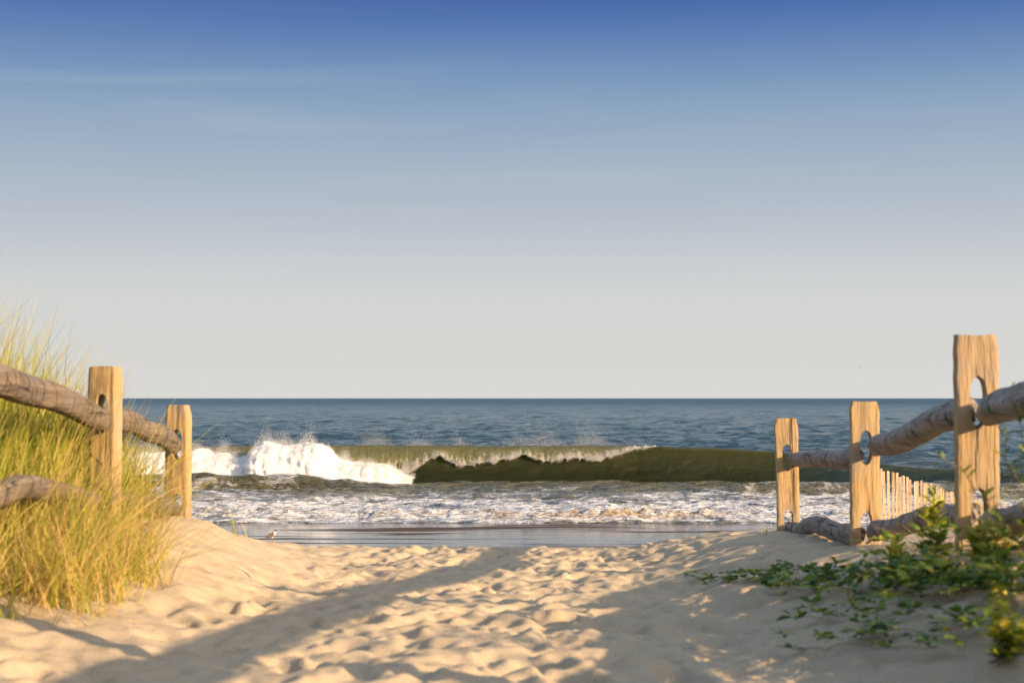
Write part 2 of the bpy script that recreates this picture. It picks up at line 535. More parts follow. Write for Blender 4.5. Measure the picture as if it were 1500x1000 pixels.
# underside back up to the roof of the barrel, then the hollow face down to the trough
for t in np.linspace(0, 1, 10)[1:]:
    zr = ztip + (crest_z - .10 - ztip) * t * .32
    yr_ = ytip + .14 * t ** 1.2 * lip_on + (1 - lip_on) * (-.02) * t
    add(yr_ + .05 * lip_on, zr * lip_on + (1 - lip_on) * (ztip - .02 * t), lip_on * .25 * (1 - t), 1.0)
yA = rows[-1][:, 1] - 80 - yoff; zA = rows[-1][:, 2]
for t in np.linspace(0, 1, 40)[1:]:
    # hollow face: quarter-ellipse, concave towards the shore
    ang = t * math.pi / 2
    yb = yA + .25 * np.sin(ang * 2) * .6 * lip_on - (hgt * 1.5 * (1 + 2.2 * np.clip(1 - hgt / 1.7, 0, 1)) + .3) * (1 - np.cos(ang)) 
    zb = foot_z + (zA - foot_z) * (1 - np.sin(ang)) ** (.85)
    rp = fbm(bx_ * .8, zero + t * 4, oct=4) * .05 * math.sin(t * math.pi)
    add(yb - rp, zb + rp * .4, 0, .35 * (1 - t))
for t in np.linspace(0, 1, 8)[1:]:
    add(yb - 1.8 * t, foot_z - .25 * t + zero, 0, 0)
A = np.stack(rows, 0)
m_wave, nt, b = new_mat('wave_water')
geo = N(nt, 'ShaderNodeNewGeometry'); pos = geo.outputs['Position']
fo = attr(nt, 'foam').outputs['Fac']; th = attr(nt, 'thin').outputs['Fac']
stv = noise(nt, mapping(nt, pos, (7.5, 1.0, 1.3)), 1.0, 5, .65)
fin = noise(nt, mapping(nt, pos, (6, 6, 6)), 1.0, 5, .7)
mm = mth(nt, 'ADD', mth(nt, 'MULTIPLY', fo, 1.05), mth(nt, 'ADD', mth(nt, 'MULTIPLY', mth(nt, 'SUBTRACT', stv, .5), 1.9), mth(nt, 'MULTIPLY', mth(nt, 'SUBTRACT', fin, .5), 1.3)))
fm = ramp(nt, mm, [(.74, 0.0), (1.20, 1.0)])
fm = mth(nt, 'MULTIPLY', fm, ramp(nt, fo, [(0, 0.0), (.2, 1.0)]))
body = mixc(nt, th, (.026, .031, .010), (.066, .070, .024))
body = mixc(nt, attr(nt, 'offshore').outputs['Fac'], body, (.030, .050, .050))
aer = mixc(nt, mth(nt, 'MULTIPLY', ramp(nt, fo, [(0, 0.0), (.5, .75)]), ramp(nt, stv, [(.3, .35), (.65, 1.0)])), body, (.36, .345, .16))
nt.links.new(mixc(nt, fm, aer, (.62, .60, .50)), b.inputs['Base Color'])
nt.links.new(mixc(nt, fm, (.16,) * 3, (.8,) * 3), b.inputs['Roughness'])
b.inputs['IOR'].default_value = 1.33
hb = bump(nt, noise(nt, mapping(nt, pos, (.9, 1.2, 2.2)), 1.0, 7, .68), .34, 1)
hb = bump(nt, mth(nt, 'MULTIPLY', stv, ramp(nt, fo, [(0, .1), (.3, 1.0)])), .06, 1, hb)
nt.links.new(hb, b.inputs['Normal'])
tr = N(nt, 'ShaderNodeBsdfTranslucent'); nt.links.new(mixc(nt, fm, (.24, .26, .08), (.6, .58, .48)), tr.inputs['Color'])
mx = N(nt, 'ShaderNodeMixShader'); mx.inputs[0].default_value = .5
nt.links.new(b.outputs[0], mx.inputs[1]); nt.links.new(tr.outputs[0], mx.inputs[2]); nt.links.new(mx.outputs[0], nt.nodes['Material Output'].inputs['Surface'])
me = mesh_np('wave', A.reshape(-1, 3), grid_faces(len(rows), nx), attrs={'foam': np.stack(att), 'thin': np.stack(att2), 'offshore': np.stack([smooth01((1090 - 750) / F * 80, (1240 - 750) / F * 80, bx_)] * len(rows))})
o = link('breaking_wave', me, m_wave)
tag(o, 'long olive green wave curling over towards the beach', kind='structure')

# ------------------------------------------------------------------ droplets / foam
m_foam, nt, b = new_mat('sea_foam')
geo = N(nt, 'ShaderNodeNewGeometry')
nt.links.new(ramp(nt, noise(nt, geo.outputs['Position'], 2.5, 4), [(.3, (.66, .64, .60)), (.7, (.80, .78, .75))]), b.inputs['Base Color'])
b.inputs['Roughness'].default_value = .9
b.inputs['Specular IOR Level'].default_value = .2
tr = N(nt, 'ShaderNodeBsdfTranslucent'); tr.inputs['Color'].default_value = (.8, .78, .75, 1)
mx = N(nt, 'ShaderNodeMixShader'); mx.inputs[0].default_value = .22
nt.links.new(b.outputs[0], mx.inputs[1]); nt.links.new(tr.outputs[0], mx.inputs[2]); nt.links.new(mx.outputs[0], nt.nodes['Material Output'].inputs['Surface'])


def droplets(C, r):
    """tetrahedra at centres C with radii r"""
    n = len(C)
    base = np.array([(1, 1, 1), (1, -1, -1), (-1, 1, -1), (-1, -1, 1)], float) / math.sqrt(3)
    q = RNG.normal(size=(n, 4)); q /= np.linalg.norm(q, axis=1)[:, None]
    w, x, y, z = q.T
    R = np.stack([1 - 2 * (y * y + z * z), 2 * (x * y - z * w), 2 * (x * z + y * w), 2 * (x * y + z * w), 1 - 2 * (x * x + z * z), 2 * (y * z - x * w),
                  2 * (x * z - y * w), 2 * (y * z + x * w), 1 - 2 * (x * x + y * y)], -1).reshape(n, 3, 3)
    Vt = np.einsum('nij,kj->nki', R, base) * np.asarray(r)[:, None, None] + C[:, None, :]
    f = np.array([(0, 1, 2), (0, 3, 1), (0, 2, 3), (1, 3, 2)])
    Ft = (np.arange(n) * 4)[:, None, None] + f[None]
    return Vt.reshape(-1, 3), Ft.reshape(-1, 3)


# churned whitewater: a billowing body and a halo of drops
wpx = [-500, 60, 180, 230, 285, 300, 320, 340, 356, 364, 372, 385, 398, 412, 430, 446, 462, 476, 486, 495, 510, 530, 548, 565, 580, 592, 602]
wpy = [664, 660, 662, 657, 652, 650, 654, 656, 661, 656, 646, 640, 634, 641, 636, 640, 635, 641, 650, 662, 668, 671, 670, 673, 680, 690, 699]
wx = np.arange(-44, (606 - 750) / F * 77.5, .06)
wt = np.maximum(lerp_px(wpx, list(zpx(wpy, 78)), wx, 78), .05)
wt = np.convolve(np.pad(wt, 4, mode='edge'), np.ones(9) / 9, 'valid')
th_ = np.linspace(-.12, 1.0, 90) * math.pi
wt = np.maximum(wt + np.clip(wt - .5, 0, 1) * .22 * fbm(wx * 1.3, wx * 0 + 2, oct=4), .05)
WX, TH = np.meshgrid(wx, th_)
WT = np.repeat(wt[None], len(th_), 0)
yy = 77.6 + .02 * 0 - np.cos(TH) * (.9 + .85 * WT)
zz_ = np.sin(TH) * WT * .86
nrm = np.stack([np.zeros_like(yy), -np.cos(TH), np.sin(TH)], -1)
def billow(x, y, z, o_):
    s = 0; a = 1; n_ = 0
    for i in range(o_):
        f = 1.9 ** i
        s = s + a * (1 - 2 * np.abs(vnoise(x * f + i * 3.1, y * f, z * f + 1.7 * i)) ** .8); n_ += a; a *= .58
    return s / n_
dsp = -billow(WX * 1.05, yy * 1.05, zz_ * 1.35, 6) * (.10 + .15 * np.clip(WT / 1.8, 0, 1.2))
PT = np.stack([WX + fbm(yy * 2, zz_ * 2, WX * 2, oct=2) * .15, yy, zz_], -1) + nrm * dsp[..., None]
me = mesh_np('whitewater', PT.reshape(-1, 3), grid_faces(len(th_), len(wx)))
foam_o = link('whitewater_foam', me, m_foam)
tag(foam_o, 'bright white churned foam where the wave has already collapsed on the left', kind='stuff')
# halo, thrown upward off the top
nh = 240000
ii = RNG.integers(0, len(wx), nh); tt = RNG.integers(18, 80, nh)
pt = PT[tt, ii]; nn_ = nrm[tt, ii]
clump = np.clip(fbm(pt[:, 0] * 1.7, pt[:, 2] * 1.2 + 5, oct=3) * 1.6 + .55, .05, 1.6)
off = RNG.exponential(.17, nh) * clump * (.5 + np.clip(wt[ii], 0, 2) * .5)
up = RNG.exponential(.14, nh) * clump * np.clip(wt[ii] - .5, 0, 2)
pt = pt + nn_ * off[:, None] + np.stack([RNG.normal(0, .05, nh), RNG.normal(0, .05, nh), up], -1)
sz = RNG.uniform(.004, .014, nh) * np.clip(1.25 - off, .4, 1)
V1, F1 = droplets(pt, sz)
me = mesh_np('halo', V1, F1, smooth=False)
o = link('foam_spray', me, m_foam)
tag(o, 'fine white spray thrown up above the collapsed whitewater', kind='stuff')
# drops along the torn edge of the lip, and mist blown back off the crest
nl = 30000
xi = RNG.uniform((590 - 750) / F * 80, (960 - 750) / F * 80, nl)
lz = np.interp(xi, bx_, lip_z); cz = np.interp(xi, bx_, crest_z); yo = np.interp(xi, bx_, yoff); lo_ = np.interp(xi, bx_, lip_on)
up = np.abs(RNG.normal(0, 1, nl)) * .17 * np.clip(.3 + (cz - lz), .2, 1.2)
below = RNG.random(nl) < .25
fr = np.clip((cz - (lz + up)) / np.maximum(cz, .1), 0, 1)
yl = -.25 * cz - .62 * np.sqrt(fr) - RNG.uniform(.0, .10, nl)
zl = np.where(below, lz - RNG.exponential(.035, nl), np.minimum(lz + up, cz))
zl = zl + .05 * vnoise(xi * 9, xi * 0)
kl = RNG.random(nl) < np.clip(.35 + 1.1 * fbm(xi * 2.2, xi * 0 + 4, oct=3), .05, 1)
xi, yl, zl, yo = xi[kl], yl[kl], zl[kl], yo[kl]; nl = len(xi)
C1 = np.stack([xi, 80 + yo + yl, zl], -1)
k1 = RNG.uniform(.007, .024, nl)
nm = 52000
xm = RNG.uniform((500 - 750) / F * 80, (980 - 750) / F * 80, nm)
cl = .9 * fbm(xm * .9 + 2, xm * 0, oct=4) + .5 * fbm(xm * 3.1, xm * 0 + 5, oct=2)
endf = smooth01((500 - 750) / F * 80, (570 - 750) / F * 80, xm) * (1 - smooth01((860 - 750) / F * 80, (970 - 750) / F * 80, xm))
keep = RNG.random(nm) < np.clip(.35 + 1.1 * cl, .04, 1) * endf
xm = xm[keep]; cl = cl[keep]
hz_ = -.03 + RNG.gamma(1.8, .17, len(xm)) * np.clip(.55 + 1.5 * cl, .15, 2.0)
C2 = np.stack([xm + RNG.normal(0, .22, len(xm)) + hz_ * .6 * RNG.normal(0, .5, len(xm)) - .7 * hz_, 80.1 + np.interp(xm, bx_, yoff) + hz_ * 1.2 * RNG.random(len(xm)), np.interp(xm, bx_, crest_z) + hz_], -1)
k2 = RNG.uniform(.0035, .0095, len(xm))
V1, F1 = droplets(np.concatenate([C1, C2]), np.concatenate([k1, k2]))
me = mesh_np('lip', V1, F1, smooth=False)
o = link('wave_spray', me, m_foam)
tag(o, 'pale drops and mist along the torn lip of the green wave', kind='stuff')

# ------------------------------------------------------------------ wood
def wood_mat(name, light, dark, grain_axis='Z', ring=0.0):
    m, nt, b = new_mat(name)
    t = N(nt, 'ShaderNodeTexCoord'); oi = N(nt, 'ShaderNodeObjectInfo')
    vec = N(nt, 'ShaderNodeVectorMath', operation='ADD'); nt.links.new(t.outputs['Object'], vec.inputs[0])
    sc = N(nt, 'ShaderNodeVectorMath', operation='SCALE'); nt.links.new(oi.outputs['Random'], sc.inputs['Scale']); sc.inputs[0].default_value = (31, 17, 23)
    nt.links.new(sc.outputs[0], vec.inputs[1]); v = vec.outputs[0]
    s = {'Z': (13, 13, 1.3), 'Y': (26, 1.3, 26)}[grain_axis]
    g = noise(nt, mapping(nt, v, s), 1.0, 5, .6, 1.6)
    g2 = noise(nt, mapping(nt, v, tuple(q * 4.5 for q in s)), 1.0, 3, .6)
    bl = noise(nt, v, 5.5, 4, .6, .5)
    c = mixc(nt, ramp(nt, g, [(.32, 0.0), (.68, 1.0)]), dark, light)
    c = mixc(nt, ramp(nt, g2, [(.60, 0.0), (.74, .55)]), c, tuple(q * .35 for q in dark))
    c = mixc(nt, ramp(nt, bl, [(.55, 0.0), (.75, .6)]), c, tuple(q * .55 for q in dark))
    gv_ = noise(nt, v, 3.2, 3, .6)
    c = mixc(nt, ramp(nt, gv_, [(.45, 0.0), (.7, .55)]), c, tuple(sum(light) / 3 * q for q in (.86, .80, .74)))
    ck = noise(nt, mapping(nt, v, tuple(q * (2.6 if q > 5 else .8) for q in s)), 1.0, 3, .55, .8)
    ck = ramp(nt, ck, [(.655, 0.0), (.69, 1.0)])
    c = mixc(nt, mth(nt, 'MULTIPLY', ck, .8), c, tuple(q * .22 for q in dark))
    h = mth(nt, 'SUBTRACT', mth(nt, 'ADD', g, mth(nt, 'MULTIPLY', g2, .5)), ck)
    if ring:
        rr = noise(nt, mapping(nt, v, {'Z': (4, 4, 24), 'Y': (5, 15, 5)}[grain_axis]), 1.0, 4, .65, 1.0)
        rk = ramp(nt, rr, [(.56, 0.0), (.64, 1.0)])
        c = mixc(nt, mth(nt, 'MULTIPLY', rk, ring), c, tuple(q * .30 for q in dark))
        h = mth(nt, 'SUBTRACT', h, rk)
    nt.links.new(c, b.inputs['Base Color'])
    b.inputs['Roughness'].default_value = .85
    b.inputs['Specular IOR Level'].default_value = .2
    nt.links.new(bump(nt, h, .011, 1.0), b.inputs['Normal'])
    return m


m_post = wood_mat('post_wood', (.39, .262, .122), (.31, .205, .095), 'Z')
m_rail = wood_mat('rail_wood', (.215, .165, .12), (.10, .075, .054), 'Y', .45)
m_railp = wood_mat('pale_rail_wood', (.34, .29, .24), (.165, .132, .108), 'Y', .8)
m_picket = wood_mat('picket_wood', (.58, .44, .28), (.38, .26, .15), 'Z')
m_wire, nt, b = new_mat('fence_wire'); b.inputs['Base Color'].default_value = (.12, .10, .09, 1); b.inputs['Metallic'].default_value = .7; b.inputs['Roughness'].default_value = .6


def make_post(parent, top, z_bot, w, tdep, holes, seed, yaw=0, lean=0, cham=.011):
    """split-rail post: flat board with two holes; top = Vector of top centre"""
    rs = np.random.default_rng(seed)
    z0 = z_bot - .35; z1 = top.z
    zs = list(np.arange(z0, z1 - .001, .022))
    for hz, hh_ in holes:
        zs += list(np.linspace(hz - hh_, hz + hh_, 15))
    zs += [z1 - .012, z1 - .003, z1]
    zs = sorted(set(round(float(q), 4) for q in zs if q <= z1))
    rows = []
    M = 6
    for z in zs:
        dl = 1.0
        ch = max(0, (z - (z1 - .05)) / .05)
        L = -w / 2 + cham * ch * (.6 + .4 * rs.random() * 0 ) + .0035 * float(vnoise(z * 4 + seed, 3.1)) + .0016 * float(vnoise(z * 40 + seed, 1.1))
        R = w / 2 - cham * 1.0 * ch + .0035 * float(vnoise(z * 3.5 + seed, 7.7)) + .0016 * float(vnoise(z * 37, 5.1 + seed))
        hw2 = 0
        for hz, hh_ in holes:
            q = abs(z - hz) / hh_
            if q < 1: hw2 = .030 * (1 - q ** 3.0) ** .5
        hc = .004 * float(vnoise(seed * 1.7, round(z)))
        left = [L + (hc - hw2 - L) * k / M for k in range(M + 1)]
        right = [hc + hw2 + (R - hc - hw2) * k / M for k in range(M + 1)]
        rows.append((z, left, right, hw2, hc))
    bm = bmesh.new()
    def surf(x, z, sgn, edge):
        t_ = tdep / 2 * (1 - .10 * edge)
        zz2 = z + (.004 * float(vnoise(x * 11 + seed, 2.2)) if z > z1 - .02 else 0)
        return (x, sgn * (t_ + .003 * float(vnoise(x * 22 + seed * 3, z * 7 + sgn))), zz2)
    G = {}
    for i, (z, left, right, hw2, hc) in enumerate(rows):
        for s_, arr in ((0, left), (1, right)):
            for k, x in enumerate(arr):
                e = 1.0 if ((s_ == 0 and k == 0) or (s_ == 1 and k == M)) else 0
                for sg in (-1, 1):
                    G[(i, s_, k, sg)] = bm.verts.new(surf(x, z, sg, e))
    nR = len(rows)
    def fc(*vs):
        try: f = bm.faces.new(vs); f.smooth = False
        except ValueError: pass
    for i in range(nR - 1):
        for s_ in (0, 1):
            for k in range(M):
                for sg in (-1, 1):
                    a = [G[(i, s_, k, sg)], G[(i, s_, k + 1, sg)], G[(i + 1, s_, k + 1, sg)], G[(i + 1, s_, k, sg)]]
                    fc(*(a if sg < 0 else a[::-1]))
        fc(G[(i, 0, 0, 1)], G[(i, 0, 0, -1)], G[(i + 1, 0, 0, -1)], G[(i + 1, 0, 0, 1)])
        fc(G[(i, 1, M, -1)], G[(i, 1, M, 1)], G[(i + 1, 1, M, 1)], G[(i + 1, 1, M, -1)])
        if rows[i][3] > 0 or rows[i + 1][3] > 0:
            fc(G[(i, 0, M, -1)], G[(i, 0, M, 1)], G[(i + 1, 0, M, 1)], G[(i + 1, 0, M, -1)])
            fc(G[(i, 1, 0, 1)], G[(i, 1, 0, -1)], G[(i + 1, 1, 0, -1)], G[(i + 1, 1, 0, 1)])
    for i, flip in ((nR - 1, False), (0, True)):
        for s_ in (0, 1):
            for k in range(M):
                a = [G[(i, s_, k, -1)], G[(i, s_, k + 1, -1)], G[(i, s_, k + 1, 1)], G[(i, s_, k, 1)]]
                fc(*(a[::-1] if flip else a))
    bmesh.ops.remove_doubles(bm, verts=bm.verts, dist=.0006)
    bmesh.ops.recalc_face_normals(bm, faces=bm.faces)
    me = bpy.data.meshes.new('post')
    bm.transform(Matrix.Translation((0, 0, -z_bot)))
    bm.to_mesh(me); bm.free()
    o = bpy.data.objects.new('post', me); COL.objects.link(o); me.materials.append(m_post)
    o.parent = parent
    o.location = Vector((top.x, top.y, z_bot)) - Vector(parent.location)
    o.rotation_euler = (0, lean, yaw)
    return o


def make_rail(parent, pts, r0, r1, seed, mat, flat=1.0, name='rail', ends=(.5, .5), curve=.03):
    """irregular log along pts (list of Vector), tapering at its ends"""
    n = 64; k = 22
    pts = [Vector(p) for p in pts]
    seglen = [(pts[i + 1] - pts[i]).length for i in range(len(pts) - 1)]
    tot = sum(seglen)
    P0 = np.array([p[:] for p in pts]); cs = np.concatenate([[0], np.cumsum(seglen)]) / tot
    ts = np.linspace(0, 1, n)
    C = np.stack([np.interp(ts, cs, P0[:, i]) for i in range(3)], -1)
    ker = np.hanning(15); ker /= ker.sum()
    for i in range(3):
        C[:, i] = np.convolve(np.pad(C[:, i], 7, mode='reflect', reflect_type='odd'), ker, 'valid')
    C[:, 2] += curve * fbm(ts * 2.5 + seed, ts * 0, oct=3); C[:, 0] += curve * .7 * fbm(ts * 2.5 + seed + 50, ts * 0, oct=3)
    fwd = np.gradient(C, axis=0); fwd /= np.linalg.norm(fwd, axis=1)[:, None]
    side = np.cross(fwd, (0, 0, 1)); side /= np.linalg.norm(side, axis=1)[:, None]
    upv = np.cross(side, fwd)
    rad = r0 + (r1 - r0) * ts
    el = .16 / tot * 1.3
    tp = np.minimum(ends[0] + (1 - ends[0]) * np.clip(ts / el, 0, 1) ** .8, ends[1] + (1 - ends[1]) * np.clip((1 - ts) / el, 0, 1) ** .8)
    an = np.linspace(0, 2 * math.pi, k, endpoint=False)
    T, A_ = np.meshgrid(ts, an, indexing='ij')
    R = (rad * tp)[:, None] * (1 + .07 * np.cos(3 * A_ + seed + T * 1.2) + .035 * np.cos(5 * A_ + 2 * seed) + .07 * vnoise(np.cos(A_) * 1.3 + seed, np.sin(A_) * 1.3 + T * 3) + .05 * vnoise(np.cos(A_) * 3 + seed, np.sin(A_) * 3 + T * 14) + .03 * vnoise(T * 60, A_ * 2 + seed))
    # narrower than tall where it enters a hole
    sq = 1 - .28 * (1 - np.clip(np.minimum(ts, 1 - ts) / el, 0, 1))[:, None]
    V = C[:, None, :] + side[:, None, :] * (np.cos(A_) * R * sq)[..., None] + upv[:, None, :] * (np.sin(A_) * R * flat)[..., None]
    V = V.reshape(-1, 3)
    Fq = grid_faces(n, k, wrap=True)
    V = np.concatenate([V, C[:1] - fwd[:1] * .01, C[-1:] + fwd[-1:] * .01])
    c0, c1 = n * k, n * k + 1
    j = np.arange(k)
    tri = np.concatenate([np.stack([j * 0 + c0, (j + 1) % k, j], -1), np.stack([j * 0 + c1, (n - 1) * k + j, (n - 1) * k + (j + 1) % k], -1)])
    faces = [tuple(f) for f in Fq] + [tuple(f) for f in tri]
    me = bpy.data.meshes.new(name)
    mid = Vector(C[n // 2])
    me.from_pydata([tuple(v - np.array(mid)) for v in V], [], [tuple(int(q) for q in f) for f in faces])
    for i, p in enumerate(me.polygons): p.use_smooth = i < len(Fq)
    me.update()
    o = bpy.data.objects.new(name, me); COL.objects.link(o); me.materials.append(mat)
    o.parent = parent; o.location = mid - Vector(parent.location)
    return o


# right fence --------------------------------------------------------
dR = [5.37, 7.67, 9.76]
r1 = P(1428, 490, dR[0]); r2 = P(1266, 587, dR[1]); r3 = P(1154, 613, dR[2])
fr_ = empty('split_rail_fence', (1.70, 7.6, ground(1.7, 7.6)))
tag(fr_, 'weathered split-rail fence along the right side of the path, its tallest post nearest the camera', 'fence', 'split-rail fences lining the beach path')
def hz(py, d): return P(750, py, d).z
make_post(fr_, r1, ground(r1.x, r1.y), .142, .055, [(hz(588, dR[0]), .088), (hz(750, dR[0]), .085)], 3, yaw=math.radians(1.5))
make_post(fr_, r2, ground(r2.x, r2.y), .138, .055, [(hz(655, dR[1]), .085), (hz(772, dR[1]), .080)], 8, yaw=math.radians(2))
make_post(fr_, r3, ground(r3.x, r3.y), .138, .050, [(hz(670, dR[2]), .085), (hz(765, dR[2]), .085)], 13, yaw=math.radians(1), lean=math.radians(-1))
# posts further back along the path, beside the photographer
rm1 = Vector((1.56, 2.9, EYE + .42)); rm2 = Vector((1.5, .7, EYE + .50)); rm3 = Vector((1.5, -1.6, EYE + .55)); rm4 = Vector((1.5, -3.9, EYE + .6))
for i, q in enumerate((rm1, rm2, rm3, rm4)):
    make_post(fr_, q + Vector((0, 0, .16 if i == 0 else 0)), ground(q.x, q.y), .14, .055, [(q.z - .24, .09), (q.z - .66, .085)], 20 + i, yaw=.05)
e = Vector
hR = lambda px, py, d, dx=0, dy=0: P(px, py, d) + Vector((dx, dy, 0))
make_rail(fr_, [hR(1163, 673, dR[2], 0, .07), hR(1200, 674, 8.9), hR(1262, 667, dR[1], -.004, -.008)], 0.0448, 0.0528, 5, m_railp, ends=(.8, .6), curve=.02)
make_rail(fr_, [hR(1272, 660, dR[1], .012, -.045), hR(1330, 636, 6.6), hR(1421, 604, dR[0], 0, -.008)], 0.0528, 0.0512, 6, m_railp, ends=(.85, .85))
make_rail(fr_, [hR(1434, 599, dR[0], .014, -.045), hR(1470, 590, 5.0), P(1535, 588, 4.4), rm1 + Vector((0, .05, -.25))], 0.0521, 0.0558, 7, m_railp, ends=(.85, .8))
make_rail(fr_, [hR(1160, 770, dR[2], 0, .06), hR(1200, 765, 9.0), hR(1262, 783, dR[1], 0, .06)], 0.0496, 0.0528, 9, m_railp, ends=(.85, .85), curve=.05)
make_rail(fr_, [hR(1270, 775, dR[1], .01, -.06), hR(1330, 762, 6.6), hR(1421, 752, dR[0], 0, -.008)], 0.0528, 0.0512, 10, m_railp, flat=.85, ends=(.85, .85))
make_rail(fr_, [hR(1434, 764, dR[0], .01, -.06), hR(1500, 757, 4.8), P(1600, 775, 4.2), rm1 + Vector((0, .05, -.66))], 0.0496, 0.0520, 12, m_railp, flat=.85, ends=(.85, .8))
ps_ = [rm1, rm2, rm3, rm4]
for i in range(3):
    for dz in (.25, .66):
        make_rail(fr_, [ps_[i] + Vector((.01, -.05, -dz)), (ps_[i] + ps_[i + 1]) / 2 + Vector((.02, 0, -dz + .03)), ps_[i + 1] + Vector((0, .05, -dz))], .070, .072, 30 + i, m_rail)

# left fence ---------------------------------------------------------
dL = [6.67, 8.2]
l1 = P(155, 537, dL[0]); l2 = P(262, 593, dL[1])
fl_ = empty('split_rail_fence', (-1.75, 7.0, ground(-1.75, 7.0)))
tag(fl_, 'weathered split-rail fence on the left, half hidden by tall dune grass', 'fence', 'split-rail fences lining the beach path')
make_post(fl_, l1, ground(l1.x, l1.y), .122, .075, [(hz(606, dL[0]), .085), (hz(742, dL[0]), .08)], 41, yaw=math.radians(-12), cham=.006)
make_post(fl_, l2, ground(l2.x, l2.y), .118, .075, [(hz(650, dL[1]), .08), (hz(742, dL[1]), .075)], 47, yaw=math.radians(-10), cham=.014)
lm = Vector((-1.74, 4.4, EYE + .30)); lm2 = Vector((-1.75, 2.1, EYE + .40))
for i, q in enumerate((lm, lm2)):
    make_post(fl_, q, ground(q.x, q.y), .13, .065, [(q.z - .24, .09), (q.z - .66, .085)], 52 + i, yaw=-.05)
make_rail(fl_, [lm + Vector((0, .05, -.20)), P(0, 554, 5.25), P(80, 582, 5.9), hR(158, 616, dL[0], 0, -.05)], 0.0591, 0.0512, 15, m_rail, ends=(.8, .85))
make_rail(fl_, [hR(160, 606, dL[0], 0, .06), hR(205, 624, 7.35), hR(264, 655, dL[1], -.005, -.06)], 0.0480, 0.0496, 16, m_rail, ends=(.8, .85), curve=.035)
make_rail(fl_, [lm + Vector((0, .05, -.72)), P(30, 712, 5.4), hR(156, 740, dL[0], 0, -.05)], 0.0428, 0.0428, 17, m_rail)
make_rail(fl_, [hR(158, 736, dL[0], 0, .06), hR(210, 742, 7.4), hR(265, 744, dL[1], 0, -.06)], 0.0480, 0.0440, 18, m_rail, ends=(.6, .8))
make_rail(fl_, [lm + Vector((0, -.05, -.24)), lm2 + Vector((0, .05, -.24))], 0.0560, 0.0560, 19, m_rail)

# sand fence of thin pickets running down to the shore ---------------------
def fence_pt(t):
    a = P(1284, 684, 21.5); b_ = P(1462, 742, 31.5)
    return a.lerp(b_, t)
sf = empty('sand_fence', (fence_pt(.4).x, fence_pt(.4).y, ground(fence_pt(.4).x, fence_pt(.4).y)))
tag(sf, 'low fence of thin pale pickets running down the dune between the two nearer right posts', 'fence')
random.seed(21)
npk = 44
proto = None
tops = []
for i in range(npk):
    # equal steps on the ground
    a = P(1284, 684, 21.5); b_ = P(1462, 742, 31.5)
    p = a.lerp(b_, i / (npk - 1))
    p.z += random.uniform(-.03, .03)
    gz = ground(p.x, p.y)
    h = p.z - gz + .1
    me = bpy.data.meshes.new('picket')
    bm = bmesh.new()
    w = random.uniform(.037, .043); d_ = .009
    prof = [(-w / 2, -.1), (w / 2, -.1), (w / 2 + random.uniform(-.003, .003), (p.z - gz)), (-w / 2 + random.uniform(-.003, .003), (p.z - gz) - random.uniform(-.012, .012))]
    mid_ = [(w / 2, (p.z - gz) * .5), ]
    fr = [bm.verts.new((x_, -d_ / 2, z_)) for x_, z_ in prof]; bk = [bm.verts.new((x_, d_ / 2, z_)) for x_, z_ in prof]
    bm.faces.new(fr); bm.faces.new(bk[::-1])
    for k in range(4): bm.faces.new((fr[k], bk[k], bk[(k + 1) % 4], fr[(k + 1) % 4]))
    bmesh.ops.recalc_face_normals(bm, faces=bm.faces)
    bmesh.ops.bevel(bm, geom=bm.edges[:], offset=.0015, segments=1, affect='EDGES')
    bm.to_mesh(me); bm.free(); me.materials.append(m_picket)
    o = bpy.data.objects.new('picket', me); COL.objects.link(o); o.parent = sf
    o.location = Vector((p.x, p.y, gz)) - Vector(sf.location)
    o.rotation_euler = (random.uniform(-.03, .03), random.uniform(-.018, .018), random.uniform(-.1, .1))
    tops.append((p.copy(), gz))


def tube(path, r, k=5, closed_ends=True):
    pts = np.array([tuple(p) for p in path]); n = len(pts)
    fwd = np.gradient(pts, axis=0); fwd /= np.maximum(np.linalg.norm(fwd, axis=1)[:, None], 1e-9)
    ref = np.where(np.abs(fwd[:, 2:3]) > .9, np.array([[1., 0, 0]]), np.array([[0, 0, 1.]]))
    s_ = np.cross(fwd, ref); s_ /= np.linalg.norm(s_, axis=1)[:, None]; u_ = np.cross(s_, fwd)
    rr = np.broadcast_to(np.asarray(r, float), (n,))
    an = np.linspace(0, 2 * math.pi, k, endpoint=False)
    V = pts[:, None, :] + rr[:, None, None] * (np.cos(an)[None, :, None] * s_[:, None, :] + np.sin(an)[None, :, None] * u_[:, None, :])
    return V.reshape(-1, 3), grid_faces(n, k, wrap=True)


def merge(parts):
    Vs, Fs, n = [], [], 0
    for V, F_ in parts:
        Vs.append(V); Fs.append(np.asarray(F_) + n); n += len(V)
    return np.concatenate(Vs), np.concatenate(Fs)


for fz in (.22, .5, .82):
    path = [Vector((p.x, p.y - .008, gz + (p.z - gz) * fz)) for p, gz in tops]
    V, Fq = tube(path, .003, 4)
    o = link('wire', mesh_np('wire', V, Fq), m_wire, sf)

